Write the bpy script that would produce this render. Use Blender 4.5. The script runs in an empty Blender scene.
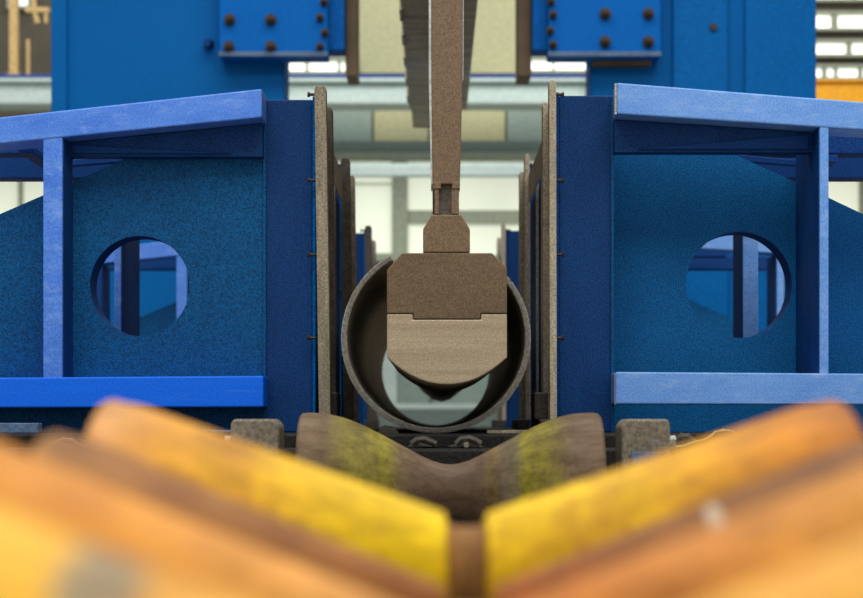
import bpy, bmesh, math, random
from mathutils import Vector, Matrix
random.seed(7)
scene = bpy.context.scene
col = scene.collection

# ---------------------------------------------------------------- camera
F = 1800.0            # focal length in pixels of an 863 x 598 frame
VX, VY = 435.0, 421.0 # vanishing point of the conveyor line
CZ = 0.9              # camera height
cam_d = bpy.data.cameras.new('camera')
cam = bpy.data.objects.new('camera', cam_d)
col.objects.link(cam)
cam.location = (0, 0, CZ)
cam.rotation_euler = (math.pi / 2, 0, 0)
cam_d.sensor_width = 36.0
cam_d.lens = F / 863.0 * 36.0
cam_d.shift_x = -(VX - 431.5) / 863.0
cam_d.shift_y = (VY - 299.0) / 863.0
cam_d.clip_start = 0.05
cam_d.clip_end = 200
cam_d.dof.use_dof = True
cam_d.dof.focus_distance = 7.0
cam_d.dof.aperture_fstop = 2.6
scene.camera = cam

# ---------------------------------------------------------------- world, lights, exposure
world = bpy.data.worlds.new('world')
scene.world = world
world.use_nodes = True
bg = world.node_tree.nodes['Background']
bg.inputs[0].default_value = (0.97, 0.99, 1.0, 1)
bg.inputs[1].default_value = 0.54

def area(name, loc, size, power, rot=(0, 0, 0), color=(1, 1, 1)):
    d = bpy.data.lights.new(name, 'AREA')
    d.shape = 'RECTANGLE'
    d.size, d.size_y = size
    d.energy = power
    d.color = color
    o = bpy.data.objects.new(name, d)
    o.location = loc
    o.rotation_euler = rot
    col.objects.link(o)
    return o
area('overhead_fill_front', (0.0, 2.0, 8.5), (8, 4), 560, (math.radians(12), 0, 0), (1.0, 0.98, 0.95))  # added area light overhead, no roof opening is built for it
area('overhead_fill_middle', (0.0, 9.5, 8.5), (8, 3), 420, (0, 0, 0), (1.0, 0.98, 0.94))  # added overhead light above the frames, out of view
area('wall_fill_rear', (0.0, 17.0, 8.5), (12, 4), 640, (math.radians(35), 0, 0), (1.0, 0.98, 0.92))  # added light, tilted to brighten the end wall
vs = scene.view_settings
vs.view_transform = 'Standard'
vs.look = 'None'
vs.gamma = 1.0
vs.use_curve_mapping = False
vs.exposure = 0.25

# ---------------------------------------------------------------- helpers
def px(x, d):
    return (x - VX) * d / F
def pz(y, d):
    return CZ + (VY - y) * d / F

def lin(c):
    r = []
    for v in c:
        v /= 255.0
        r.append(v / 12.92 if v <= 0.04045 else ((v + 0.055) / 1.055) ** 2.4)
    return (r[0], r[1], r[2], 1.0)

class NT:
    def __init__(self, m):
        self.t = m.node_tree
    def n(self, kind, **kw):
        nd = self.t.nodes.new(kind)
        for k, v in kw.items():
            setattr(nd, k, v)
        return nd
    def l(self, a, b):
        self.t.links.new(a, b)

def ramp(nt, fac, stops, interp='LINEAR'):
    r = nt.n('ShaderNodeValToRGB')
    r.color_ramp.interpolation = interp
    el = r.color_ramp.elements
    while len(el) < len(stops):
        el.new(0.5)
    for e, (p, c) in zip(el, stops):
        e.position = p
        e.color = c
    nt.l(fac, r.inputs[0])
    return r.outputs[0]

def mix(nt, fac, a, b, mode='MIX'):
    m = nt.n('ShaderNodeMix', data_type='RGBA', blend_type=mode)
    for sock, v in ((m.inputs[0], fac), (m.inputs[6], a), (m.inputs[7], b)):
        if hasattr(v, 'is_linked'):
            nt.l(v, sock)
        else:
            sock.default_value = v
    return m.outputs[2]

def coords(nt, scale=(1, 1, 1)):
    tc = nt.n('ShaderNodeTexCoord')
    mp = nt.n('ShaderNodeMapping')
    mp.inputs['Scale'].default_value = scale
    nt.l(tc.outputs['Object'], mp.inputs[0])
    return mp.outputs[0]

def noise(nt, vec, scale, detail=4, rough=0.6):
    n = nt.n('ShaderNodeTexNoise')
    n.inputs['Scale'].default_value = scale
    n.inputs['Detail'].default_value = detail
    n.inputs['Roughness'].default_value = rough
    nt.l(vec, n.inputs['Vector'])
    return n.outputs['Fac']

def paint(name, base, dark=None, rough=0.5, metal=0.0, grain=0.35, patch=0.3, stretch=(1, 1, 1),
          patch_scale=3.0, grain_scale=90, spec=0.4, bump=0.05, worn=None, worn_amt=0.0):
    """paint or metal: base colour with cloudy patches, fine grain and optional worn spots"""
    m = bpy.data.materials.new(name)
    m.use_nodes = True
    nt = NT(m)
    b = m.node_tree.nodes['Principled BSDF']
    base = lin(base)
    dk = lin(dark) if dark else tuple(v * 0.55 for v in base[:3]) + (1.0,)
    v = coords(nt, stretch)
    pn = noise(nt, v, patch_scale, 5, 0.65)
    f1 = ramp(nt, pn, [(0.35, (0, 0, 0, 1)), (0.7, (patch,) * 3 + (1,))])
    c = mix(nt, f1, base, dk)
    gv = coords(nt)
    gn = noise(nt, gv, grain_scale, 2, 0.7)
    g = ramp(nt, gn, [(0.36, (1 - grain,) * 3 + (1,)), (0.64, (1 + grain * 0.6,) * 3 + (1,))])
    c = mix(nt, 1.0, c, g, 'MULTIPLY')
    if worn:
        wn = noise(nt, v, patch_scale * 2.3, 8, 0.75)
        wf = ramp(nt, wn, [(0.52 - worn_amt, (0, 0, 0, 1)), (0.74 - worn_amt, (1, 1, 1, 1))])
        c = mix(nt, wf, c, lin(worn))
    nt.l(c, b.inputs['Base Color'])
    b.inputs['Roughness'].default_value = rough
    b.inputs['Metallic'].default_value = metal
    b.inputs['Specular IOR Level'].default_value = spec
    if bump:
        bp = nt.n('ShaderNodeBump')
        bp.inputs['Strength'].default_value = bump
        bp.inputs['Distance'].default_value = 0.01
        nt.l(gn, bp.inputs['Height'])
        nt.l(bp.outputs[0], b.inputs['Normal'])
    return m

def banded(name, half, stops, rust, rough=0.55, rust_amt=0.1, k=1.0):
    """roller paint: bands along the roller axis (object X from -half to half), streaked with wear"""
    m = bpy.data.materials.new(name)
    m.use_nodes = True
    nt = NT(m)
    b = m.node_tree.nodes['Principled BSDF']
    tc = nt.n('ShaderNodeTexCoord')
    sp = nt.n('ShaderNodeSeparateXYZ')
    nt.l(tc.outputs['Object'], sp.inputs[0])
    v0 = coords(nt)
    wob = noise(nt, v0, 14, 4, 0.7)
    mr = nt.n('ShaderNodeMapRange')
    mr.inputs['From Min'].default_value = -half
    mr.inputs['From Max'].default_value = half
    nt.l(sp.outputs[0], mr.inputs[0])
    ad = nt.n('ShaderNodeMath', operation='MULTIPLY_ADD')
    ad.inputs[1].default_value = 0.05
    nt.l(wob, ad.inputs[0])
    nt.l(mr.outputs[0], ad.inputs[2])
    sb = nt.n('ShaderNodeMath', operation='SUBTRACT')
    sb.inputs[1].default_value = 0.025
    nt.l(ad.outputs[0], sb.inputs[0])
    def lk(q): return tuple(v * k for v in lin(q)[:3]) + (1.0,)
    c = ramp(nt, sb.outputs[0], [(p, lk(q)) for p, q in stops])
    v1 = coords(nt, (1.0, 0.35, 0.35))
    sn = noise(nt, v1, 9, 8, 0.75)
    rf = ramp(nt, sn, [(0.60 - rust_amt, (0, 0, 0, 1)), (0.80 - rust_amt, (0.75, 0.75, 0.75, 1))])
    c = mix(nt, rf, c, lk(rust))
    # scuff lines left around the roller
    v2 = coords(nt, (0.5, 2.2, 2.2))
    s2 = noise(nt, v2, 11, 6, 0.75)
    g = ramp(nt, s2, [(0.36, (0.62, 0.58, 0.5, 1)), (0.60, (1.1, 1.1, 1.1, 1))])
    c = mix(nt, 1.0, c, g, 'MULTIPLY')
    nt.l(c, b.inputs['Base Color'])
    b.inputs['Roughness'].default_value = rough
    b.inputs['Specular IOR Level'].default_value = 0.12
    return m

def glow(name, c, strength):
    m = bpy.data.materials.new(name)
    m.use_nodes = True
    nt = NT(m)
    b = m.node_tree.nodes['Principled BSDF']
    v = coords(nt, (1, 1, 0.4))
    n = noise(nt, v, 0.8, 3, 0.5)
    cc = ramp(nt, n, [(0.3, tuple(k * 0.82 for k in lin(c)[:3]) + (1,)), (0.6, lin(c))])
    nt.l(cc, b.inputs['Base Color'])
    nt.l(cc, b.inputs['Emission Color'])
    b.inputs['Emission Strength'].default_value = strength
    b.inputs['Roughness'].default_value = 0.3
    return m

# ---- mesh building
def mbox(bm, x0, x1, y0, y1, z0, z1):
    vsx = [bm.verts.new((x, y, z)) for x in (x0, x1) for y in (y0, y1) for z in (z0, z1)]
    for f in ((0, 1, 3, 2), (4, 6, 7, 5), (0, 4, 5, 1), (2, 3, 7, 6), (0, 2, 6, 4), (1, 5, 7, 3)):
        bm.faces.new([vsx[i] for i in f])

def mprism(bm, pts, y0, y1):
    """closed outline in (x, z), extruded from y0 to y1"""
    a = [bm.verts.new((x, y0, z)) for x, z in pts]
    b = [bm.verts.new((x, y1, z)) for x, z in pts]
    bm.faces.new(a)
    bm.faces.new(b[::-1])
    n = len(pts)
    for i in range(n):
        j = (i + 1) % n
        bm.faces.new((a[j], a[i], b[i], b[j]))

def mcyl(bm, p0, p1, r0, r1=None, seg=16, cap=True):
    p0, p1 = Vector(p0), Vector(p1)
    r1 = r0 if r1 is None else r1
    d = (p1 - p0).normalized()
    u = d.orthogonal().normalized()
    w = d.cross(u)
    A, B = [], []
    for i in range(seg):
        t = 2 * math.pi * i / seg
        o = u * math.cos(t) + w * math.sin(t)
        A.append(bm.verts.new(p0 + o * r0))
        B.append(bm.verts.new(p1 + o * r1))
    for i in range(seg):
        j = (i + 1) % seg
        bm.faces.new((A[i], A[j], B[j], B[i]))
    if cap:
        bm.faces.new(A[::-1])
        bm.faces.new(B)

def mlathe_x(bm, prof, seg=64):
    """profile [(x, r)] turned about the X axis, ends closed"""
    rings = []
    for x, r in prof:
        rings.append([bm.verts.new((x, r * math.cos(2 * math.pi * i / seg), r * math.sin(2 * math.pi * i / seg))) for i in range(seg)])
    for a, b in zip(rings, rings[1:]):
        for i in range(seg):
            j = (i + 1) % seg
            bm.faces.new((a[i], a[j], b[j], b[i]))
    bm.faces.new(rings[0][::-1])
    bm.faces.new(rings[-1])

def mtube(bm, pts, r, seg=8):
    pts = [Vector(p) for p in pts]
    rings = []
    for i, p in enumerate(pts):
        d = (pts[min(i + 1, len(pts) - 1)] - pts[max(i - 1, 0)]).normalized()
        u = Vector((0, 1, 0)).cross(d)
        if u.length < 0.1:
            u = Vector((1, 0, 0)).cross(d)
        u.normalize()
        w = d.cross(u)
        rings.append([bm.verts.new(p + (u * math.cos(2 * math.pi * k / seg) + w * math.sin(2 * math.pi * k / seg)) * r) for k in range(seg)])
    for a, b in zip(rings, rings[1:]):
        for k in range(seg):
            j = (k + 1) % seg
            bm.faces.new((a[k], a[j], b[j], b[k]))
    bm.faces.new(rings[0][::-1])
    bm.faces.new(rings[-1])

def obj(name, bm, mat, parent=None, bevel=0.0, smooth=False, seg=2):
    bmesh.ops.recalc_face_normals(bm, faces=bm.faces[:])
    me = bpy.data.meshes.new(name)
    bm.to_mesh(me)
    bm.free()
    me.materials.append(mat)
    if smooth:
        for p in me.polygons:
            p.use_smooth = True
    o = bpy.data.objects.new(name, me)
    col.objects.link(o)
    if parent:
        o.parent = parent
        o.location = -parent.location if not parent.get('local') else (0, 0, 0)
        if parent.parent:
            o.location = (0, 0, 0)
    if bevel:
        md = o.modifiers.new('bevel', 'BEVEL')
        md.width = bevel
        md.segments = seg
        md.limit_method = 'ANGLE'
    if smooth:
        md = o.modifiers.new('split', 'EDGE_SPLIT')
        md.split_angle = math.radians(35)
    return o

def boxobj(name, dims, mat, parent=None, bevel=0.004):
    bm = bmesh.new()
    mbox(bm, *dims)
    return obj(name, bm, mat, parent, bevel)

def prismobj(name, pts, y0, y1, mat, parent=None, bevel=0.004):
    bm = bmesh.new()
    mprism(bm, pts, y0, y1)
    return obj(name, bm, mat, parent, bevel)

def thing(name, label, cat, loc=(0, 0, 0), group=None):
    o = bpy.data.objects.new(name, None)
    o.empty_display_size = 0.2
    o.location = loc
    col.objects.link(o)
    o['label'] = label
    o['category'] = cat
    if group:
        o['group'] = group
    return o

def tag(o, label, cat, group=None):
    o['label'] = label
    o['category'] = cat
    if group:
        o['group'] = group
    return o

def structure(o):
    o['kind'] = 'structure'
    return o

# ---------------------------------------------------------------- materials
M = {}
M['beam_l'] = paint('blue_beam_enamel_sheen', (90, 142, 232), (62, 116, 218), rough=0.45, grain=0.25, grain_scale=150, patch=0.9, stretch=(0.6, 1, 1.6), patch_scale=6, spec=0.3, worn=(128, 166, 232), worn_amt=0.0)  # lighter than the plates: face sheen painted in, pale patches too
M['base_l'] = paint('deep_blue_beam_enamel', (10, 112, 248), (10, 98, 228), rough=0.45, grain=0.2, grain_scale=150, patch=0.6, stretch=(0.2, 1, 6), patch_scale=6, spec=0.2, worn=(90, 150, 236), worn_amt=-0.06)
M['beam_r'] = paint('pale_blue_beam_enamel_sheen', (118, 166, 234), (92, 146, 222), rough=0.42, grain=0.22, grain_scale=150, patch=0.9, stretch=(0.6, 1, 1.6), patch_scale=6, spec=0.3, worn=(150, 184, 230), worn_amt=0.0)  # sheen of the beam faces put into this paler blue and its patches
M['plate'] = paint('blue_plate_paint', (5, 84, 136), (5, 66, 116), rough=0.6, grain=0.6, grain_scale=190, patch=0.5, patch_scale=2.2, spec=0.15)
M['plate_r'] = paint('teal_blue_plate_paint', (6, 98, 156), (5, 78, 134), rough=0.6, grain=0.6, grain_scale=190, patch=0.6, patch_scale=2.2, spec=0.15)
M['column'] = paint('navy_column_paint', (14, 64, 122), (10, 48, 100), rough=0.6, grain=0.6, grain_scale=190, patch=0.6, stretch=(2, 1, 0.5), patch_scale=3, spec=0.15)
M['brace'] = paint('dark_blue_brace_paint', (8, 62, 128), (6, 50, 104), rough=0.55, grain=0.5, grain_scale=170, patch=0.4, spec=0.15)
M['housing'] = paint('press_housing_blue', (0, 96, 166), (0, 84, 150), rough=0.6, grain=0.35, patch=0.4, patch_scale=1.2, grain_scale=80, spec=0.08)
M['housing_plate'] = paint('connection_plate_blue', (0, 98, 182), (0, 86, 164), rough=0.6, grain=0.35, patch=0.4, patch_scale=1.5, grain_scale=80, spec=0.08)
M['strip'] = paint('worn_strip_steel', (166, 154, 130), (116, 106, 88), rough=0.6, grain=0.45, grain_scale=120, patch=0.8, stretch=(3, 3, 0.7), patch_scale=8, worn=(92, 82, 66), worn_amt=-0.02)
M['strip_pale'] = paint('pale_strip_steel', (200, 188, 162), (150, 138, 116), rough=0.6, grain=0.4, grain_scale=120, patch=0.8, stretch=(3, 3, 0.7), patch_scale=8, worn=(120, 108, 88), worn_amt=-0.04)
M['strip_dark'] = paint('grimy_strip_steel', (96, 86, 74), (60, 54, 48), rough=0.6, grain=0.45, patch=0.8, stretch=(3, 3, 0.7), patch_scale=8)
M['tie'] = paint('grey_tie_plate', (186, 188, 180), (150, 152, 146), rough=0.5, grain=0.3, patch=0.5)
M['bolt'] = paint('dark_bolt_steel', (58, 46, 36), (34, 28, 24), rough=0.5, metal=0.3, grain=0.4)
M['pipe'] = paint('mill_scale_pipe', (176, 170, 154), (130, 124, 112), rough=0.5, grain=0.6, patch=0.6, grain_scale=110, bump=0.3, spec=0.5)
M['pipe_edge'] = paint('cut_pipe_edge', (128, 124, 114), (96, 92, 84), rough=0.5, metal=0.3, grain=0.4)
M['punch'] = paint('brown_oxide_punch', (110, 90, 64), (84, 67, 47), rough=0.6, grain=0.4, grain_scale=210, patch=0.6, stretch=(1, 1, 2), patch_scale=3)
M['tip'] = paint('bare_punch_tip', (184, 166, 138), (156, 138, 112), rough=0.42, metal=0.25, grain=0.3, grain_scale=210, patch=0.8, stretch=(0.25, 1, 6), patch_scale=5)
M['blade'] = paint('brown_blade_steel', (120, 97, 72), (100, 80, 58), rough=0.55, grain=0.4, grain_scale=210, patch=0.5, stretch=(2, 1, 0.5), patch_scale=3)
M['ram'] = paint('greasy_ram_steel', (206, 200, 166), (140, 134, 110), rough=0.6, grain=0.4, patch=0.9, stretch=(0.6, 3.0, 1), patch_scale=3)
M['bed'] = paint('oily_bed_steel', (36, 34, 30), (22, 21, 20), rough=0.6, grain=0.6, patch=0.8, patch_scale=6, bump=0.2, spec=0.2)
M['floor'] = paint('concrete_floor', (168, 164, 152), (134, 130, 120), rough=0.8, grain=0.25, patch=0.6, patch_scale=0.7, grain_scale=30)
M['rail'] = paint('conveyor_rail_paint', (150, 92, 40), (96, 66, 40), rough=0.6, grain=0.3, patch=0.7)
M['bearing'] = paint('bearing_grey_brown', (128, 118, 100), (92, 84, 72), rough=0.6, grain=0.4, patch=0.7, patch_scale=9, worn=(112, 142, 170), worn_amt=-0.06)
M['bearing_orange'] = paint('bearing_orange_paint', (206, 142, 74), (170, 112, 60), rough=0.6, grain=0.25, patch=0.6, patch_scale=9)
M['axle'] = paint('axle_steel', (140, 136, 122), (92, 90, 82), rough=0.4, metal=0.5, grain=0.3)
M['hub'] = paint('hub_bare_steel', (146, 100, 46), (90, 62, 36), rough=0.6, grain=0.3, patch=0.9, stretch=(4, 0.3, 0.3), patch_scale=9, spec=0.1)
M['clutter'] = paint('oily_casting', (74, 66, 56), (40, 36, 32), rough=0.55, grain=0.5, patch=0.7, patch_scale=14)
M['clutter_pale'] = paint('dusty_offcut', (150, 138, 114), (90, 80, 66), rough=0.7, grain=0.4, patch=0.7, patch_scale=14)
M['bluegrey'] = paint('blue_grey_paint', (84, 112, 146), (60, 78, 100), rough=0.6, grain=0.3, patch=0.6, patch_scale=9)
M['hose'] = paint('tan_cable', (176, 158, 112), (130, 116, 84), rough=0.6, grain=0.2)
M['wall'] = paint('taupe_hall_wall', (92, 86, 72), (70, 66, 56), rough=0.85, grain=0.15, patch=0.6, patch_scale=0.6, grain_scale=20)
M['cream'] = paint('cream_wall_panel', (184, 182, 142), (158, 160, 128), rough=0.8, grain=0.12, patch=0.6, patch_scale=0.6, grain_scale=20)
M['teal'] = paint('grey_green_wall_panel', (134, 152, 142), (108, 126, 120), rough=0.5, grain=0.12, patch=0.6, stretch=(1, 1, 0.6), patch_scale=0.8, grain_scale=20)
M['trim'] = paint('slate_green_trim', (100, 116, 110), (84, 98, 94), rough=0.6, grain=0.15, grain_scale=20)
M['mullion'] = paint('grey_green_mullion', (150, 158, 138), (132, 140, 122), rough=0.6, grain=0.15, grain_scale=20)
M['rail_pale'] = paint('pale_girder', (186, 202, 196), (150, 168, 166), rough=0.5, grain=0.12, patch=0.5, stretch=(0.3, 1, 4), patch_scale=2, grain_scale=20)
M['rail_blue'] = paint('blue_girder_line', (34, 72, 150), rough=0.5, grain=0.1)
M['yellow'] = paint('yellow_crane_paint', (236, 166, 14), (214, 146, 10), rough=0.5, grain=0.12, patch=0.4, grain_scale=20)
M['timber'] = paint('tan_post', (198, 168, 112), (170, 142, 96), rough=0.7, grain=0.2, grain_scale=30)
M['pane'] = glow('daylit_frosted_pane', (226, 232, 212), 0.42)
M['white'] = glow('bright_daylit_slot', (255, 255, 248), 0.85)

# ---------------------------------------------------------------- setting
bm = bmesh.new(); mbox(bm, -11, 11, -3, 24.4, -0.2, 0.0)
structure(obj('floor', bm, M['floor']))

WD = 24.0     # depth of the hall's end wall
def wx(x): return px(x, WD)
def wz(y): return pz(y, WD)
bm = bmesh.new(); mbox(bm, -11, 11, WD, WD + 0.3, 0.0, 9.5)
wall = structure(obj('wall_back', bm, M['wall']))

def wallbox(name, x0, x1, y0, y1, t, mat, parent=None, off=0.0):
    """a box on the end wall given by its outline in the photograph at the wall's depth"""
    bm = bmesh.new()
    mbox(bm, wx(x0), wx(x1), WD - off - t, WD - off, wz(y1), wz(y0))
    return obj(name, bm, mat, parent, 0.008)

# panels of the wall, each its own piece
for x0, x1 in ((345, 430), (432, 530)):
    wallbox('panel', x0, x1, -60, 74, 0.05, M['cream'], wall)
for x0, x1, m in ((240, 330, 'teal'), (332, 372, 'teal'), (374, 428, 'cream'), (430, 505, 'cream'), (507, 545, 'teal'), (547, 640, 'teal')):
    wallbox('panel', x0, x1, 104, 142, 0.05, M[m], wall)
for i in range(12):
    x0 = -60 + i * 82
    wallbox('panel', x0, x0 + 80, 268, 484, 0.05, M['teal'], wall)
wallbox('trim', -80, 940, 142, 156, 0.10, M['trim'], wall)
wallbox('trim', 380, 397, 264, 404, 0.05, M['rail_pale'], wall, 0.052)
wallbox('trim', -80, 940, 404, 409, 0.05, M['rail_pale'], wall, 0.052)
wallbox('trim', -80, 940, 409, 480, 0.05, M['trim'], wall, 0.052)

# window bands with panes and mullions
def window(n, x0, x1, y0, y1, vs_, hs_, mat='pane', fw=8):
    fr = bmesh.new()
    for (a, b, c, d) in ((x0 - fw, x1 + fw, y0 - fw, y0), (x0 - fw, x1 + fw, y1, y1 + fw), (x0 - fw, x0, y0, y1), (x1, x1 + fw, y0, y1)):
        mbox(fr, wx(a), wx(b), WD - 0.14, WD, wz(d), wz(c))
    root = structure(obj('window_%d' % n, fr, M['mullion']))
    xs = [x0] + [q for v in vs_ for q in v] + [x1]
    ys = [y0] + [q for v in hs_ for q in v] + [y1]
    for a, b in vs_:
        wallbox('mullion', a, b, y0, y1, 0.12, M['mullion'], root)
    for c, d in hs_:
        for i in range(0, len(xs), 2):
            wallbox('mullion', xs[i], xs[i + 1], c, d, 0.10, M['mullion'], root)
    for i in range(0, len(xs), 2):
        for j in range(0, len(ys), 2):
            wallbox('pane', xs[i], xs[i + 1], ys[j], ys[j + 1], 0.04, M[mat], root)
    return root
window(1, 300, 392, 162, 254, [], [(184, 184.5)])
window(2, 408, 560, 162, 256, [(440, 446)], [(211, 224)])
window(3, -60, 60, 170, 262, [(20, 24)], [])
window(4, 815, 930, 150, 262, [(858, 864)], [])
window(5, 288, 356, 62, 73, [(306, 309), (338, 341)], [], 'white', 3)
window(6, 528, 588, 61, 72, [(552, 554)], [], 'white', 3)
window(7, 805, 920, 16, 30, [(830, 836), (878, 884)], [], 'white', 3)
window(8, 805, 920, 44, 56, [(845, 850), (890, 895)], [], 'white', 3)
window(9, 805, 920, 69, 79, [(821, 825), (833, 836), (857, 861)], [], 'white', 3)
window(10, 795, 920, -40, 1, [(850, 854)], [], 'white', 3)
window(11, 12, 30, -20, 8, [], [], 'white', 3)

# girder across the hall in front of the wall
GD = 22.5
def girder(name, x0, x1, y0, y1, mat, parent, t=0.5, off=0):
    return boxobj(name, (px(x0, GD), px(x1, GD), GD + off, GD + t, pz(y1, GD), pz(y0, GD)), mat, parent, 0.02)
g = thing('runway_girder', 'long pale grey crane girder with a blue top line across the hall', 'girder', (0, GD, pz(104, GD)))
girder('web', -140, 592, 82, 98, M['rail_pale'], g, 0.34, 0.1)
girder('top_flange', -140, 592, 77.5, 82, M['rail_pale'], g)
girder('bottom_flange', -140, 592, 98, 104, M['rail_pale'], g)
girder('top_line', -140, 592, 74, 77.5, M['rail_blue'], g)
girder('end_plate', 586, 592, 74, 104, M['rail_pale'], g, 0.2, -0.05)
for x in (-130, 200):
    boxobj('support_post', (px(x, GD), px(x + 14, GD), GD + 0.1, GD + 0.4, 0.0, pz(104, GD)), M['mullion'], g, 0.01)
g2 = thing('guard_rail', 'thin pale horizontal rail in front of the bright windows', 'rail', (0, GD - 0.6, 0))
boxobj('rail', (px(-120, GD), px(640, GD), GD - 0.7, GD - 0.6, pz(184, GD), pz(173, GD)), M['rail_pale'], g2, 0.02)
boxobj('rail_lip', (px(-120, GD), px(640, GD), GD - 0.6, GD - 0.45, pz(176, GD), pz(170, GD)), M['rail_pale'], g2, 0.01)
for x in (-60, 210, 615):
    boxobj('post', (px(x, GD), px(x + 8, GD), GD - 0.68, GD - 0.6, 0.0, pz(173, GD)), M['rail_pale'], g2, 0.01)
g3 = thing('crane_beam', 'yellow crane beam below the bright slatted windows', 'beam', (px(850, GD), GD, 0))
boxobj('beam', (px(770, GD), px(1000, GD), GD, GD + 0.4, pz(120, GD), pz(82, GD)), M['yellow'], g3, 0.02)
boxobj('flange', (px(770, GD), px(1000, GD), GD - 0.06, GD + 0.46, pz(82.5, GD), pz(80, GD)), M['yellow'], g3, 0.01)
boxobj('leg', (px(790, GD), px(806, GD), GD + 0.05, GD + 0.35, 0.0, pz(120, GD)), M['yellow'], g3, 0.01)
boxobj('leg', (px(960, GD), px(976, GD), GD + 0.05, GD + 0.35, 0.0, pz(120, GD)), M['yellow'], g3, 0.01)
t = thing('support_post', 'tan upright post with a bracket standing above the pale girder', 'post', (px(10, GD), GD + 0.2, pz(74, GD)))
boxobj('shaft', (px(6, GD), px(14.5, GD), GD + 0.15, GD + 0.27, pz(74, GD), pz(-30, GD)), M['timber'], t, 0.01)
boxobj('bracket', (px(4, GD), px(17, GD), GD + 0.12, GD + 0.30, pz(74, GD), pz(71, GD)), M['timber'], t, 0.005)
t = thing('hanging_rod', 'short tan rod with a hook block above the pale girder', 'rod', (px(25, GD), GD + 0.2, pz(74, GD)))
bm = bmesh.new(); mtube(bm, [(px(28, GD), GD + .2, pz(-20, GD)), (px(31, GD), GD + .2, pz(8, GD)), (px(34, GD), GD + .2, pz(20, GD))], 0.035)
obj('arm', bm, M['timber'], t)
boxobj('rod', (px(23, GD), px(26, GD), GD + 0.18, GD + 0.24, pz(74, GD), pz(36, GD)), M['timber'], t, 0.004)
boxobj('cross_bar', (px(22, GD), px(46, GD), GD + 0.16, GD + 0.26, pz(9, GD), pz(4, GD)), M['timber'], t, 0.004)
boxobj('strut', (px(41, GD), px(44, GD), GD + 0.18, GD + 0.24, pz(20, GD), pz(4, GD)), M['timber'], t, 0.004)

# ---------------------------------------------------------------- press bed
t = thing('press_bed', 'dark oily steel press bed under the pipe and the blue frames', 'machine bed', (0, 6.2, 0))
BZ = CZ - 0.045
boxobj('bed_body', (-2.5, 2.5, 6.46, 14.2, 0.0, BZ), M['bed'], t, 0.01)
tag(boxobj('bed_step', (-2.5, 2.5, 6.18, 6.455, 0.0, CZ - 0.095), M['bed'], None, 0.01), 'low dark steel step along the front of the press bed', 'machine bed')

# ---------------------------------------------------------------- press housings
HD = 15.0
PD = 14.75
def housing(name, label, xo, xi, plate, side, rail, bolts, ribs):
    r = thing(name, label, 'machine frame', (px((xo + xi) / 2, HD), HD, 0))
    boxobj('body', (min(px(xo, HD), px(xi, HD)), max(px(xo, HD), px(xi, HD)), HD, HD + 0.45, 0.0, 6.2), M['housing'], r, 0.02)
    p = boxobj('connection_plate', (px(plate[0], PD), px(plate[1], PD), PD, HD, pz(plate[2], PD), 6.0), M['housing_plate'], r, 0.015)
    for bi_, (bx, by) in enumerate(bolts):
        k = 0.85 if bi_ < 4 else 0.6
        bm = bmesh.new()
        mcyl(bm, (px(bx, PD), PD, pz(by, PD)), (px(bx, PD), PD - 0.03, pz(by, PD)), 0.055 * k, seg=16)
        mcyl(bm, (px(bx, PD), PD - 0.03, pz(by, PD)), (px(bx, PD), PD - 0.085, pz(by, PD)), 0.040 * k, seg=6)
        mcyl(bm, (px(bx, PD), PD - 0.085, pz(by, PD)), (px(bx, PD), PD - 0.11, pz(by, PD)), 0.02 * k, seg=10)
        obj('bolt', bm, M['bolt'], p)
    boxobj('edge_strip', (px(plate[0], PD), px(plate[1], PD), PD - 0.03, PD, pz(plate[2], PD), pz(plate[2] - 5, PD)), M['bluegrey'], r, 0.004)
    boxobj('side_plate', (px(side[0], HD), px(side[1], HD), HD - 0.08, HD + 0.2, pz(52, HD), 6.0), M['housing_plate'], r, 0.01)
    boxobj('guide_rail', (px(rail[0], HD), px(rail[1], HD), HD + 0.1, HD + 0.5, pz(74, HD), 6.0), M['punch'], r, 0.01)
    for a, b, d in ribs:
        boxobj('rib', (px(a, HD), px(b, HD), HD - d, HD, 0.9, 6.1), M['housing'], r, 0.015)
    return r
housing('press_housing', 'blue press housing with a rust-smudged bolted plate and plain face', 52, 285,
        (219, 328, 57), (328, 345), (345, 357),
        [(230, 20), (271, 20), (229, 47), (271, 47), (324, 2), (320, 18), (325, 33), (320, 47)], [(52, 68, 0.05)])
housing('press_housing', 'blue press housing with upright ribs on its face beside the yellow beam', 815, 590,
        (548, 661, 57), (532, 548), (518, 532),
        [(605, 14), (648, 14), (605, 42), (648, 42), (551, 2), (553, 15), (550, 31), (553, 45)],
        [(672, 727, 0.06), (744, 815, 0.06)])
hb = bpy.data.objects.get('press_housing.001')
bm = bmesh.new(); mcyl(bm, (px(712, HD), HD - 0.055, pz(29, HD)), (px(712, HD), HD - 0.09, pz(29, HD)), 0.03, seg=12)
obj('bolt', bm, M['bolt'], hb)
boxobj('rusty_ledge', (px(592, HD), px(650, HD), HD - 0.12, HD, pz(68, HD), pz(61, HD)), M['punch'], hb, 0.02)
ha = bpy.data.objects.get('press_housing')
bm = bmesh.new(); mcyl(bm, (px(209, HD), HD, pz(44, HD)), (px(209, HD), HD - 0.14, pz(46, HD)), 0.045, 0.03, seg=14)
obj('pipe_stub', bm, M['column'], ha)
# crown above the frame joins the housings
tag(boxobj('crossbeam', (px(52, HD), px(815, HD), HD - 0.9, HD + 1.4, 6.2, 7.0), M['housing'], None, 0.02), 'blue crossbeam spanning both press housings above the ram', 'beam')

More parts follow.
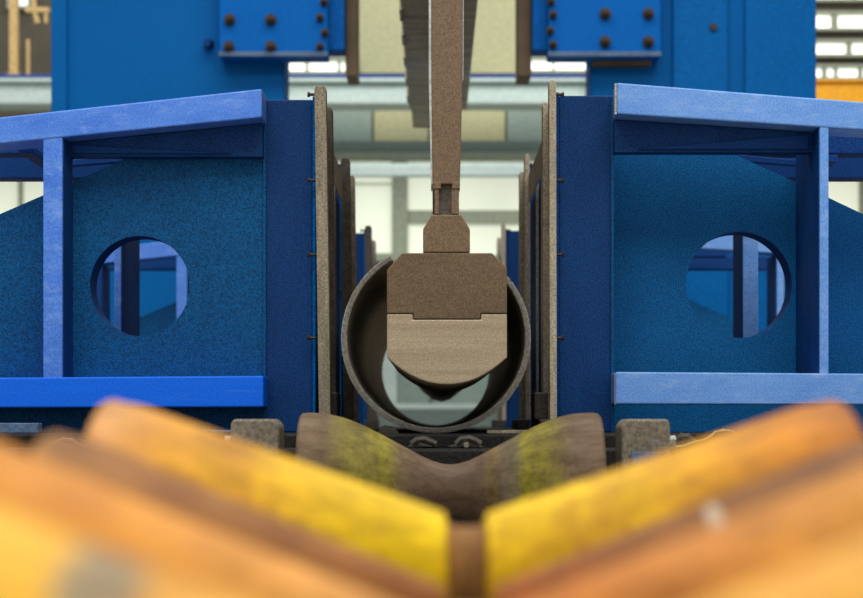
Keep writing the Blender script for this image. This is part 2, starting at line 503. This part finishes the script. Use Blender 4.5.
# ---------------------------------------------------------------- ram with punch
TD = 6.35
def tx(x): return px(x, TD)
def tz(y): return pz(y, TD)
RZ = CZ + 2.43
r = thing('press_ram', 'long brown forming punch on a tall blade hanging into the pipe', 'press tool', (0.03, TD, tz(384)))
boxobj('ram_beam', (-0.202, 0.249, 6.3, 14.06, RZ, RZ + 0.9), M['ram'], r, 0.01)
boxobj('ram_step', (-0.185, 0.16, 14.06, 14.95, RZ, RZ + 0.9), M['ram'], r, 0.01)
boxobj('ram_stem', (-0.18, 0.15, 14.1, 14.9, RZ + 0.9, 4.6), M['ram'], r, 0.01)
boxobj('cross_head', (-0.5, 0.55, 14.1, 14.95, 4.6, 6.2), M['ram'], r, 0.02)
# clamp ribs on the ram's sides, seen receding beside the blade
for i in range(6):
    y = 9.9 + i * 0.7
    boxobj('clamp_rib', (-0.212, -0.19, y, y + 0.3, RZ - 0.012, RZ + 0.25), M['ram'], r, 0.005)
prismobj('blade', [(tx(432.5), tz(184)), (tx(460), tz(184)), (tx(462.5), tz(80)), (tx(463.5), RZ), (tx(431), RZ), (tx(431.5), tz(80))], TD, 12.0, M['blade'], r, 0.004)
prismobj('blade_highlight', [(tx(428.5), RZ), (tx(430.8), RZ), (tx(431.3), tz(80)), (tx(432.3), tz(184)), (tx(431.0), tz(184)), (tx(428.8), tz(80))], TD + 0.002, TD + 0.2, M['tie'], r, 0)  # pale strip painting the highlight along the blade's left edge
prismobj('blade_highlight', [(tx(463.6), RZ), (tx(464.6), RZ), (tx(463.4), tz(80)), (tx(462.6), tz(80))], TD + 0.002, TD + 0.2, M['tie'], r, 0)  # thin pale line painting a highlight on the upper right edge
bm = bmesh.new()
mbox(bm, tx(434.5), tx(459), TD + 0.02, 12.0, tz(215), tz(184))
obj('neck', bm, M['strip_dark'], r, 0.003)
for a, b in ((433, 441), (452, 460)):
    boxobj('neck_lug', (tx(a), tx(b), TD - 0.004, TD + 0.1, tz(189), tz(182)), M['blade'], r, 0.003)
boxobj('neck_cheek', (tx(434.5), tx(439), TD, TD + 0.3, tz(214), tz(189)), M['blade'], r, 0.002)
boxobj('neck_cheek', (tx(451.5), tx(459), TD, TD + 0.3, tz(214), tz(189)), M['blade'], r, 0.002)
prismobj('adapter_block', [(tx(423), tz(252.5)), (tx(470), tz(252.5)), (tx(470), tz(229)), (tx(461), tz(214.5)), (tx(432), tz(214.5)), (tx(423), tz(229))], TD, 12.0, M['blade'], r, 0.005)
prismobj('punch_holder', [(tx(387), tz(313.5)), (tx(413.5), tz(313.5)), (tx(413.5), tz(319)), (tx(480.5), tz(319)), (tx(480.5), tz(313.5)), (tx(507), tz(313.5)), (tx(507), tz(268)), (tx(492), tz(253)), (tx(402), tz(253)), (tx(387), tz(270))], TD, 8.1, M['punch'], r, 0.004)
arc = []
n = 16
for i in range(n + 1):
    u = -1 + 2 * i / n
    arc.append((tx(447 + 60 * u), tz(384.5 - 27 * abs(u) ** 2.1)))
tip = arc + [(tx(507), tz(314)), (tx(481), tz(314)), (tx(481), tz(319.5)), (tx(413), tz(319.5)), (tx(413), tz(314)), (tx(387), tz(314))]
prismobj('punch_tip', tip, TD + 0.003, 8.1, M['tip'], r, 0.004)
prismobj('punch_core', [(tx(425), tz(255)), (tx(469), tz(255)), (tx(470), tz(320)), (tx(496), tz(348)), (tx(484), tz(364)), (tx(464), tz(380)), (tx(447), tz(385)), (tx(430), tz(380)), (tx(410), tz(364)), (tx(398), tz(348)), (tx(424), tz(320))], 8.101, 12.1, M['tip'], r, 0.004)

# ---------------------------------------------------------------- pipe
PN, PF = 6.6, 11.1
PR, PT = 0.348, 0.020
pcx, pcz = px(436, PN), BZ + PR
pr = thing('steel_pipe', 'large dark open-seam steel pipe lying around the punch', 'pipe', (pcx, PN, BZ))
gap = math.radians(29)
def arcpts(rad, n=72):
    return [(pcx + rad * math.sin(a), pcz + rad * math.cos(a)) for a in [gap + (2 * math.pi - 2 * gap) * i / n for i in range(n + 1)]]
bm = bmesh.new()
def cshell(bm, y0, y1, ro, ri):
    o_, i_ = arcpts(ro), arcpts(ri)
    ring = []
    for y in (y0, y1):
        ring.append(([bm.verts.new((x, y, z)) for x, z in o_], [bm.verts.new((x, y, z)) for x, z in i_]))
    (o0, i0), (o1, i1) = ring
    for k in range(len(o_) - 1):
        bm.faces.new((o0[k], o0[k + 1], o1[k + 1], o1[k]))
        bm.faces.new((i0[k + 1], i0[k], i1[k], i1[k + 1]))
        bm.faces.new((o0[k + 1], o0[k], i0[k], i0[k + 1]))
        bm.faces.new((o1[k], o1[k + 1], i1[k + 1], i1[k]))
    for k in (0, -1):
        bm.faces.new((o0[k], o1[k], i1[k], i0[k]))
cshell(bm, PN + 0.006, PF, PR, PR - PT)
obj('pipe_shell', bm, M['pipe'], pr, smooth=True)
bm = bmesh.new(); cshell(bm, PN, PN + 0.006, PR - 0.003, PR - PT + 0.003)
obj('cut_edge', bm, M['pipe_edge'], pr, smooth=True)

# ---------------------------------------------------------------- blue side frames
def webmesh(bm, outline, hx, hz, hr, y0, y1, n=48):
    """plate outline in (x, z) with a round hole, y0..y1 thick"""
    edges = []
    o = [bm.verts.new((x, y0, z)) for x, z in outline]
    edges += [bm.edges.new((o[i], o[(i + 1) % len(o)])) for i in range(len(o))]
    if hr:
        c = [bm.verts.new((hx + hr * math.cos(2 * math.pi * k / n), y0, hz + hr * math.sin(2 * math.pi * k / n))) for k in range(n)]
        edges += [bm.edges.new((c[i], c[(i + 1) % n])) for i in range(n)]
    bmesh.ops.triangle_fill(bm, use_beauty=True, edges=edges)
    ex = bmesh.ops.extrude_face_region(bm, geom=bm.faces[:])
    bmesh.ops.translate(bm, verts=[v for v in ex['geom'] if isinstance(v, bmesh.types.BMVert)], vec=(0, y1 - y0, 0))

def sleeve(bm, hx, hz, ro, ri, y0, y1, n=48):
    R = []
    for y, q in ((y0, ro), (y1, ro), (y1, ri), (y0, ri)):
        R.append([bm.verts.new((hx + q * math.cos(2 * math.pi * k / n), y, hz + q * math.sin(2 * math.pi * k / n))) for k in range(n)])
    for a in range(4):
        A, B = R[a], R[(a + 1) % 4]
        for k in range(n):
            j = (k + 1) % n
            bm.faces.new((A[k], A[j], B[j], B[k]))

def side_frame(label, s, D, posts, web=True, hole=True, reach=2.4, tie_to=None, clamp=False, strips=(0.1, 0.53)):
    """s = -1 or 1: which side of the pipe. D: depth of the front face of the beams."""
    L = s < 0
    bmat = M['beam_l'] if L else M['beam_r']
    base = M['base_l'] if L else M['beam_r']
    r = thing('side_frame', label, 'machine frame', (s * 0.9, D, BZ), 'blue steel frames along the pipe')
    ci, co = (0.476, 0.680) if L else (0.482, 0.708)      # column inner and outer x
    bi = 0.673 if L else 0.708                             # where the beams end
    zt0, zb0, k = (1.292, 1.181, 0.109) if L else (1.316, 1.195, 0.079)
    kb = 0.100 if L else 0.065
    def X(a): return s * a
    def P(pts): return [(s * a, CZ + b) for a, b in pts]
    d = reach - bi
    tb = prismobj('top_beam', P([(bi, zt0), (reach, zt0 - k * d), (reach, zb0 - kb * d), (bi, zb0)]), D, D + 0.19, bmat, r, 0.006)
    z0, z1 = (0.054, 0.176) if L else (0.066, 0.191)
    bb = prismobj('bottom_beam', P([(bi - 0.006, z1), (reach, z1 - 0.012), (reach, z0 - 0.004), (bi - 0.006, z0)]), D, D + 0.19, base, r, 0.006)
    if not L:
        # small weld beads where the beams meet the column
        for zz0, zz1 in ((zb0 + 0.005, zt0 - 0.004), (z0 + 0.004, z1 - 0.002)):
            bm = bmesh.new()
            q = zz0
            while q < zz1:
                mcyl(bm, (s * (bi - 0.004), D + 0.01, CZ + q), (s * (bi - 0.004), D + 0.022, CZ + q), 0.006, seg=6)
                q += 0.011
            obj('weld_bead', bm, M['tie'], tb if zz0 > 0.5 else bb)
    for a, b, dep, m in posts:
        zt = zb0 - kb * ((a + b) / 2 - bi) + 0.004
        boxobj('post', (min(X(a), X(b)), max(X(a), X(b)), D + 0.004, D + dep, CZ + z1 - 0.012, CZ + zt), bmat if m else M['brace'], r, 0.004)
        if dep > 0.08:
            boxobj('post_side_shade', (min(X(a - 0.004), X(a + 0.012)), max(X(a - 0.004), X(a + 0.012)), D + 0.012, D + dep, CZ + z1 - 0.01, CZ + zt - 0.004), M['column'], r, 0.002)  # dark plate added on the post's inner side to paint its shade
    # column: web and two flanges
    zc = 1.284 if L else 1.30
    CD = D + strips[0] + 0.09
    WDp = CD if L or not hole else D + 0.45      # depth of the web plate
    colm = boxobj('column', (min(X(ci + .012), X(co)), max(X(ci + .012), X(co)), CD, CD + strips[1] - strips[0] - 0.01, BZ, CZ + zc), M['column'], r, 0.006)
    boxobj('column_flange', (min(X(ci), X(ci + .012)), max(X(ci), X(ci + .012)), CD - 0.018, CD + strips[1] - strips[0] - 0.02, BZ, CZ + zc + 0.01), M['housing'] if L else M['brace'], r, 0.002)
    boxobj('column_edge', (min(X(co - .006), X(co + .006)), max(X(co - .006), X(co + .006)), CD - 0.012, CD, BZ, CZ + zc - 0.01), M['plate'], r, 0.002)
    # wear strips on the inner edge of the column
    for i, so in enumerate(strips):
        sd = D + so
        mat = M['strip_dark'] if L and i == (0 if D > 8 else 1) else (M['strip'] if L else M['strip_pale'])
        bm = bmesh.new()
        w = 0.046 if L else 0.028
        xi = ci - 0.046 if L else ci - 0.029
        z_lo, z_hi = BZ + 0.05, CZ + (1.325 if L else 1.345) - 0.012 * i
        lean = 0.018
        pts = [(xi - lean, z_lo), (xi + w - lean, z_lo), (xi + w, z_hi - 0.012), (xi + w - 0.01, z_hi), (xi + 0.01, z_hi), (xi, z_hi - 0.012)]
        if not L:
            pts = [(xi, z_lo), (xi + w, z_lo), (xi + w - 0.003, z_hi - 0.012), (xi + w - 0.012, z_hi), (xi + 0.006, z_hi), (xi - 0.003, z_hi - 0.012)]
        mprism(bm, [(s * a, b) for a, b in pts], sd, sd + 0.07)
        obj('wear_strip', bm, mat, r, 0.003)
    # strip foot
    boxobj('strip_foot', (min(X(ci - 0.07), X(ci - 0.002)), max(X(ci - 0.07), X(ci - 0.002)), D + strips[0], D + strips[1] + 0.07, BZ, BZ + 0.052), M['clutter'], r, 0.004)
    # clip bolts
    for z in (1.295, 0.955, 0.66, 0.33):
        bm = bmesh.new()
        by = CD - 0.05
        mcyl(bm, (X(ci - 0.004), by, CZ + z), (X(ci + 0.022), by, CZ + z), 0.006, seg=8)
        mcyl(bm, (X(ci + 0.020), by, CZ + z), (X(ci + 0.030), by, CZ + z), 0.010, seg=6)
        obj('clip_bolt', bm, M['bolt'], colm)
    # horizontal back beams
    if web:
        ux = (1.452 if L else 1.495) if hole else 1.6
        zu = 1.045 if L else 1.062
        e = ux - bi
        prismobj('under_beam', P([(co + 0.002, zu), (ux, zu), (ux, zb0 - kb * e - 0.003), (co + 0.002, zb0 - 0.003)]), D + 0.12, D + 0.187, M['column'], r, 0.003)
        prismobj('under_beam_rib', P([(0.80, zu + 0.012), (ux - 0.02, zu + 0.012), (ux - 0.02, zb0 - kb * e - 0.012)]), D + 0.106, D + 0.119, M['brace'], r, 0.002)
    boxobj('back_beam', (min(X(co), X(min(reach, 2.0))), max(X(co), X(min(reach, 2.0))), D + 0.58, D + 0.70, CZ + 1.125, CZ + 1.21), M['brace'], r, 0.006)
    if web:
        hx, hz, hr = (1.18, 0.54, 0.200) if L else (1.260, 0.564, 0.220)
        q = 1.0 if L or not hole else 1.035
        outline = P([(co, -0.045), (reach, -0.045), (reach, 0.54 * q), (1.45 * q, 0.952 * q), (1.18 * q, 1.075 * q), (co, 1.118 * q)])
        bm = bmesh.new()
        webmesh(bm, outline, s * hx, CZ + hz, hr if hole else 0, WDp + 0.002, WDp + 0.022)
        w = obj('web_plate', bm, M['plate'] if L else M['plate_r'], r)
        if hole:
            bm = bmesh.new()
            sleeve(bm, s * hx, CZ + hz, hr + 0.012, hr, WDp + 0.024, WDp + 0.15)
            obj('hole_sleeve', bm, M['column'], r, smooth=True)
        # plate brace under the top beam
        prismobj('knee_brace', P([(0.76, 1.125), (1.55, 1.06), (1.55, 1.085), (0.76, 1.155)]), D + 0.50, D + 0.54, M['brace'], r, 0.003)
        boxobj('rear_cross_beam', (min(X(1.30), X(reach)), max(X(1.30), X(reach)), D + 0.90, D + 1.02, CZ + 1.065, CZ + 1.16), M['brace'], r, 0.005)
        boxobj('rear_strut', (min(X(1.62), X(1.68)), max(X(1.62), X(1.68)), WDp + 0.06, D + 0.90, CZ + 1.08, CZ + 1.11), M['brace'], r, 0.003)
    if tie_to:
        y0 = D + strips[1] + 0.072
        q = ci - 0.012
        bm = bmesh.new()
        mbox(bm, min(X(q), X(q + 0.010)), max(X(q), X(q + 0.010)), y0, tie_to, CZ + 1.10, CZ + 1.235)
        obj('tie_plate', bm, M['tie'], r, 0.002)
        for yy in (y0 + 0.35, y0 + 0.75):
            boxobj('tie_post', (min(X(q), X(q + 0.012)), max(X(q), X(q + 0.012)), yy, yy + 0.03, BZ, CZ + 1.10), M['tie'], r, 0.002)
        boxobj('tie_panel', (min(X(q + .014), X(q + 0.024)), max(X(q + .014), X(q + 0.024)), y0, tie_to, BZ, CZ + 1.09), M['column'], r, 0.002)
    if clamp:
        bm = bmesh.new()
        mbox(bm, min(X(ci - 0.085), X(ci - 0.03)), max(X(ci - 0.085), X(ci - 0.03)), D + 0.20, D + 0.45, BZ + 0.05, BZ + 0.16)
        obj('clamp_block', bm, M['clutter'], r, 0.006)
    return r

side_frame('blue frame with round hole, wide upright post and deep blue bottom beam', -1, 7.0,
           [(1.450, 1.525, 0.19, 1)], tie_to=9.05, clamp=True)
side_frame('pale blue frame with round hole and thin upright post, rust-grey strips', 1, 7.0,
           [(1.497, 1.532, 0.45, 1)], tie_to=9.05, clamp=True)
side_frame('open blue frame with thin post seen through the hole beside the deep blue beam', -1, 8.54,
           [(1.490, 1.522, 0.52, 1)], web=False, reach=1.84, strips=(0.53, 1.08))
side_frame('open pale blue frame with wide post seen through the hole beside the thin post', 1, 8.54,
           [(1.462, 1.534, 0.27, 1)], web=False, reach=1.84, strips=(0.53, 1.08))
side_frame('farthest blue frame with sloping plate, behind the open frame with a thin post', -1, 11.76,
           [(1.62, 1.69, 0.10, 1), (2.18, 2.22, 0.30, 0)], hole=False, strips=(0.44, 1.30))
side_frame('farthest pale blue frame with sloping plate, behind the open frame with a wide post', 1, 11.76,
           [(2.235, 2.28, 0.35, 1)], hole=False, strips=(0.44, 1.30))

# ---------------------------------------------------------------- conveyor: rails, rollers, bearings
RTOP = CZ - 0.53
for s, lab in ((-1, 'rust orange conveyor rail under the roller ends below the deep blue beam'),
               (1, 'rust orange conveyor rail under the roller ends below the pale blue beam')):
    c = 0.045 + s * 0.66
    t = thing('conveyor_rail', lab, 'conveyor', (c, 3.4, 0), 'conveyor rails')
    boxobj('top_flange', (c - 0.13, c + 0.13, 0.60, 6.14, RTOP - 0.015, RTOP), M['rail'], t, 0.003)
    boxobj('rail_web', (c - 0.008, c + 0.008, 0.60, 6.14, RTOP - 0.18, RTOP - 0.015), M['rail'], t, 0.002)
    boxobj('bottom_flange', (c - 0.13, c + 0.13, 0.60, 6.14, RTOP - 0.195, RTOP - 0.18), M['rail'], t, 0.003)
    for y in (1.0, 2.6, 4.2, 5.9):
        boxobj('leg', (c - 0.05, c + 0.05, y - 0.05, y + 0.05, 0.0, RTOP - 0.195), M['rail'], t, 0.004)

def cone_profile(h, Rr, Rv, hub):
    """half of a V roller, from the hub at x = hub out to the rim at x = h"""
    k = (Rr - Rv) / (h - 0.03)
    p = [(hub, Rv * 0.4), (hub, Rv - 0.004)]
    for i in range(9):
        x = hub + 0.004 + (h - 0.055 - hub) * i / 8
        p.append((x, Rv + k * x))
    p += [(h - 0.03, Rr - 0.004), (h - 0.015, Rr), (h - 0.006, Rr - 0.003), (h - 0.001, Rr - 0.012), (h, Rr - 0.024), (h, 0.06)]
    return p

def roller(label, D, cx, hl, hr, axis, Rr, Rv, mat, hubmat, curved=None, seg=72):
    r = thing('v_roller', label, 'roller', (cx, D, axis), 'V-shaped conveyor rollers')
    r['local'] = 1
    if curved:
        bm = bmesh.new()
        full = [(-x * hl / 0.5, q) for x, q in curved[::-1]] + [(x * hr / 0.5, q) for x, q in curved[1:]]
        mlathe_x(bm, full, seg)
        obj('roller_body', bm, mat, r, smooth=True)
    else:
        hub = 0.0235
        for s, h in ((-1, hl), (1, hr)):
            bm = bmesh.new()
            mlathe_x(bm, [(s * x, q) for x, q in cone_profile(h, Rr, Rv, hub)], seg)
            obj('cone', bm, mat, r, smooth=True)
        bm = bmesh.new()
        mlathe_x(bm, [(-hub + .0005, Rv * .4), (-hub + .0005, Rv - 0.004), (-hub * 0.6, Rv - 0.008), (hub * 0.6, Rv - 0.008), (hub - .0005, Rv - 0.004), (hub - .0005, Rv * .4)], 48)
        obj('hub', bm, hubmat, r, smooth=True)
    for s, h in ((-1, hl), (1, hr)):
        bm = bmesh.new()
        mlathe_x(bm, [(s * h, 0.055), (s * (h + 0.012), 0.055), (s * (h + 0.014), 0.034), (s * (h + 0.045), 0.034)], 24)
        obj('axle', bm, M['axle'], r, smooth=True)
    return r

def bearing(label, D, x0, x1, axis, top, mat, s):
    r = thing('bearing_block', label, 'bearing', ((x0 + x1) / 2, D, RTOP), 'bearing blocks of the rollers')
    c = 0.022
    a, b = x0, x1
    pts = [(a, RTOP + 0.03), (b, RTOP + 0.03), (b, top - c), (b - c * 0.8, top), (a + c * 0.5, top), (a, top - c * 0.5)]
    if s > 0:
        pts = [(a + b - x, z) for x, z in pts][::-1]
    prismobj('housing', pts, D - 0.10, D + 0.10, mat, r, 0.012)
    boxobj('foot', (a - 0.02, b + 0.02, D - 0.14, D + 0.14, RTOP, RTOP + 0.03), mat, r, 0.005)
    bm = bmesh.new()
    xo = a if s < 0 else b
    mcyl(bm, (xo, D, axis), (xo + s * 0.03, D, axis), 0.07, 0.06, seg=24)
    obj('end_cap', bm, M['axle'], r, 0.003)
    bm = bmesh.new()
    mcyl(bm, (xo + s * 0.002, D - 0.03, top - 0.07), (xo + s * 0.026, D - 0.03, top - 0.07), 0.018, seg=6)
    obj('grease_fitting', bm, M['tie'], r)
    boxobj('cover_plate', (a + 0.03, b - 0.04, D - 0.115, D - 0.10, top - 0.15, top - 0.105), M['bluegrey'], r, 0.003)
    return r

GB, OL, BR = (124, 100, 78), (158, 148, 46), (112, 92, 74)
m_far = banded('olive_roller_paint', 0.5, [(0.0, (132, 110, 86)), (0.10, (126, 104, 76)), (0.17, (146, 134, 62)), (0.29, (160, 148, 50)), (0.34, (132, 112, 82)),
               (0.40, (120, 98, 78)), (0.60, (112, 92, 74)), (0.645, (140, 116, 62)), (0.66, (132, 118, 92)), (0.71, (128, 118, 84)), (0.73, (156, 146, 50)), (0.82, (146, 132, 56)), (0.88, (126, 104, 82)), (1.0, (130, 106, 84))],
               (96, 80, 64), rust_amt=0.12, k=0.68)
YE, OR = (250, 204, 10), (232, 158, 36)
m_near = banded('yellow_roller_paint', 0.5, [(0.0, (214, 146, 66)), (0.06, (218, 158, 92)), (0.12, (226, 158, 50)), (0.22, (236, 178, 24)), (0.34, (248, 204, 14)), (0.46, (254, 214, 4)), (0.54, (252, 210, 4)),
               (0.66, (248, 202, 12)), (0.78, (236, 172, 22)), (0.88, (220, 142, 26)), (1.0, (190, 112, 38))],
               (186, 120, 40), rust_amt=0.13, k=0.82)
m_third = banded('brown_roller_paint', 0.45, [(0.0, (210, 146, 72)), (0.1, (196, 132, 66)), (0.25, (176, 114, 50)), (0.46, (190, 118, 56)), (0.55, (200, 112, 50)), (0.75, (176, 112, 42)), (1.0, (152, 98, 48))],
                 (150, 94, 40), rust_amt=0.10, k=0.58)
m_fourth = banded('peach_roller_paint', 0.45, [(0.0, (230, 152, 58)), (0.2, (242, 162, 56)), (0.45, (246, 178, 92)), (0.55, (230, 140, 58)), (0.75, (230, 152, 58)), (1.0, (234, 164, 54))],
                 (206, 132, 56), rust_amt=0.10, k=0.73)
m_fifth = banded('yellow_peach_roller_paint', 0.45, [(0.0, (254, 192, 56)), (0.256, (254, 192, 62)), (0.266, (170, 150, 116)), (0.298, (170, 150, 116)), (0.31, (246, 180, 78)), (1.0, (244, 178, 64))],
                 (230, 150, 60), rust_amt=0.02, k=0.80)

prof = [(0.0, 0.082), (0.03, 0.085), (0.065, 0.096), (0.10, 0.112), (0.13, 0.128), (0.18, 0.154), (0.227, 0.179), (0.28, 0.205), (0.32, 0.222), (0.357, 0.235),
        (0.40, 0.245), (0.44, 0.249), (0.475, 0.250), (0.490, 0.248), (0.498, 0.240), (0.50, 0.228), (0.50, 0.06)]
D1, D2, D3, D4, D5 = 5.84, 2.33, 1.86, 1.45, 1.00
AX1 = CZ + 0.027 - 0.25
roller('olive and brown hollow-waisted roller between grey bearing blocks before the pipe', D1, 0.049, 0.487, 0.487, AX1, 0.25, 0.082, m_far, M['hub'], curved=prof)
roller('bright yellow V roller with a bare brown hub in its middle', D2, 0.040, 0.470, 0.487, CZ + 0.027 - 0.25, 0.25, 0.095, m_near, M['hub'])
roller('brown worn V roller next to the bright yellow one', D3, 0.036, 0.442, 0.450, CZ - 0.207, 0.195, 0.025, m_third, M['hub'])
roller('peach V roller next to the brown worn one', D4, 0.0185, 0.450, 0.450, CZ - 0.198, 0.200, 0.030, m_fourth, M['hub'])
roller('yellow V roller with a worn grey band next to the peach one', D5, 0.020, 0.450, 0.450, CZ - 0.185, 0.200, 0.030, m_fifth, M['hub'])

def bear_pair(D, cx, hl, hr, axis, top, mat, roll, w=0.155):
    bearing('%s under the deep blue beam' % roll, D, cx - hl - 0.046 - w, cx - hl - 0.046, axis, top, mat, -1)
    bearing('%s under the pale blue beam' % roll, D, cx + hr + 0.046, cx + hr + 0.046 + w, axis, top, mat, 1)
bear_pair(D1, 0.049, 0.50, 0.50, AX1, CZ + 0.006, M['bearing'], 'grey-brown bearing block of the olive roller')
bear_pair(D2, 0.040, 0.47, 0.487, CZ - 0.223, CZ - 0.06, M['bearing_orange'], 'orange bearing block of the bright yellow roller')
bear_pair(D3, 0.036, 0.442, 0.450, CZ - 0.207, CZ - 0.10, M['bearing_orange'], 'orange bearing block of the brown worn roller')
bear_pair(D4, 0.0185, 0.450, 0.450, CZ - 0.198, CZ - 0.11, M['bearing_orange'], 'orange bearing block of the peach roller')
bear_pair(D5, 0.020, 0.450, 0.450, CZ - 0.185, CZ - 0.11, M['bearing_orange'], 'orange bearing block of the yellow grey-banded roller')

# ---------------------------------------------------------------- small things on the bed
LZ = CZ - 0.095      # top of the front ledge
LD = 6.32
def lx(x): return px(x, LD)
def lz(y): return pz(y, LD)
t = thing('die_clamp', 'dark oily clamp with two humps under the pipe mouth', 'clamp', (lx(445), LD, LZ))
prismobj('bridge', [(lx(408), LZ + 0.001), (lx(482), LZ + 0.001), (lx(484), lz(447)), (lx(470), lz(441)), (lx(452), lz(445)), (lx(444), lz(446.5)), (lx(432), lz(446)), (lx(416), lz(442)), (lx(408), lz(446))], LD - 0.03, LD + 0.05, M['clutter'], t, 0.006)
for a, b, c_ in ((412, 436, 439), (456, 480, 438)):
    bm = bmesh.new()
    mtube(bm, [(lx(a), LD - 0.06, lz(444)), (lx(a + 5), LD - 0.06, lz(c_ + 1)), (lx((a + b) / 2), LD - 0.06, lz(c_)), (lx(b - 4), LD - 0.06, lz(c_ + 3)), (lx(b), LD - 0.06, lz(444))], 0.012)
    obj('jaw', bm, M['clutter'], t, smooth=True)
bm = bmesh.new(); mcyl(bm, (lx(466), LD - 0.031, lz(444.5)), (lx(466), LD - 0.085, lz(444.5)), 0.010, seg=12)
obj('clamp_pin', bm, M['axle'], t)

tag(boxobj('shim_plate', (px(487, 6.52), px(540, 6.52), 6.48, 6.58, BZ, BZ + 0.012), M['clutter_pale'], None, 0.002), 'thin pale shim plate lying on the bed beside the pipe mouth', 'shim')

def lump(name, label, x, y_top, w, mat, d=LD, depth=0.1, sd=0, group=None, base=LZ):
    random.seed(sd)
    bm = bmesh.new()
    n = 9
    h = pz(y_top, d) - base
    rows = []
    for yy, sc in ((d - depth / 2, 0.8), (d - depth * 0.2, 1.0), (d + depth * 0.3, 0.95), (d + depth / 2, 0.7)):
        row = []
        for i in range(n):
            u = -1 + 2 * i / (n - 1)
            z = base + h * sc * max(0.0, (1 - abs(u) ** 3)) * random.uniform(0.72, 1.0)
            row.append((px(x, d) + u * w / 2, yy, z))
        rows.append([bm.verts.new(p) for p in row])
    lows = [[bm.verts.new((v.co.x, v.co.y, base)) for v in row] for row in (rows[0], rows[-1])]
    for a, b in zip(rows, rows[1:]):
        for i in range(n - 1):
            bm.faces.new((a[i], a[i + 1], b[i + 1], b[i]))
    for row, low in ((rows[0], lows[0]), (rows[-1], lows[1])):
        for i in range(n - 1):
            bm.faces.new((row[i], row[i + 1], low[i + 1], low[i]))
    bmesh.ops.remove_doubles(bm, verts=bm.verts[:], dist=0.0005)
    o = obj(name, bm, mat)
    return tag(o, label, 'scrap', group)
lump('scrap_piece', 'dark lump of oily scrap beside the bearing block and tan cable', 684, 431, 0.11, M['clutter'], sd=3)
lump('scrap_piece', 'small pale scrap crust in front of the dark lump by the bearing', 668, 440, 0.06, M['clutter_pale'], d=LD - 0.09, depth=0.06, sd=5)
lump('scrap_piece', 'flat dark scrap heap under the looped tan cable', 725, 434, 0.15, M['clutter'], sd=9)
lump('scrap_piece', 'low oily scrap heap below the deep blue bottom beam', 70, 436, 0.16, M['clutter'], sd=12)
lump('scrap_piece', 'small dark scrap lump under the pipe beside the blade side strip', 388, 424, 0.08, M['clutter'], d=6.53, depth=0.06, sd=15, base=BZ)

bm = bmesh.new()
pts = []
for x, y in ((672, 452), (680, 446), (690, 442), (700, 440), (706, 437), (712, 432), (720, 430), (728, 431), (735, 436), (742, 442), (750, 446), (760, 447)):
    pts.append((lx(x), LD - 0.075, lz(y) if lz(y) > LZ + 0.006 else LZ + 0.006))
mtube(bm, pts, 0.0045)
tag(obj('cable', bm, M['hose'], None, smooth=True), 'tan cable looping over scrap beside the bearing block', 'cable')
bm = bmesh.new()
pts = [(lx(x), LD - 0.085, max(lz(y), LZ + 0.006)) for x, y in ((52, 447), (60, 441), (68, 438), (76, 439), (84, 444), (92, 448))]
mtube(bm, pts, 0.0045)
tag(obj('cable', bm, M['hose'], None, smooth=True), 'short tan cable arc lying over the low oily scrap heap', 'cable')
t = tag(boxobj('tool_bar', (px(-60, 6.6), px(41, 6.6), 6.55, 6.62, BZ, pz(423, 6.6)), M['bluegrey'], None, 0.004), 'blue-grey flat bar lying on the bed below the deep blue bottom beam', 'bar')
t = tag(boxobj('tool_bar', (px(205, 6.6), px(234, 6.6), 6.55, 6.62, BZ, pz(430, 6.6)), M['bluegrey'], None, 0.004), 'short blue-grey bar on the bed beside the grey-brown bearing block', 'bar')

# white drip of paint on the brown roller
bro = bpy.data.objects['v_roller.002']
bm = bmesh.new()
kk = (0.195 - 0.025) / (0.450 - 0.03)
nu, nv = 6, 10
grid = []
for j in range(nv + 1):
    v = j / nv
    row = []
    for i in range(nu + 1):
        u = -1 + 2 * i / nu
        x = 0.243 + 0.0075 * u * (0.55 + 0.6 * math.sin(math.pi * min(1, v * 1.1)) * (0.7 + 0.5 * v)) + 0.004 * v
        a = math.radians(14 + 46 * v)
        rr = 0.025 + kk * x + 0.0012
        row.append(bm.verts.new((x, -rr * math.sin(a), rr * math.cos(a))))
    grid.append(row)
for a, b in zip(grid, grid[1:]):
    for i in range(nu):
        bm.faces.new((a[i], a[i + 1], b[i + 1], b[i]))
M['drip'] = paint('white_paint_drip', (178, 160, 134), rough=0.6, grain=0.1, patch=0.2)
cone = [c for c in bro.children if c.name.startswith('cone')][1]
obj('paint_drip', bm, M['drip'], cone, smooth=True)
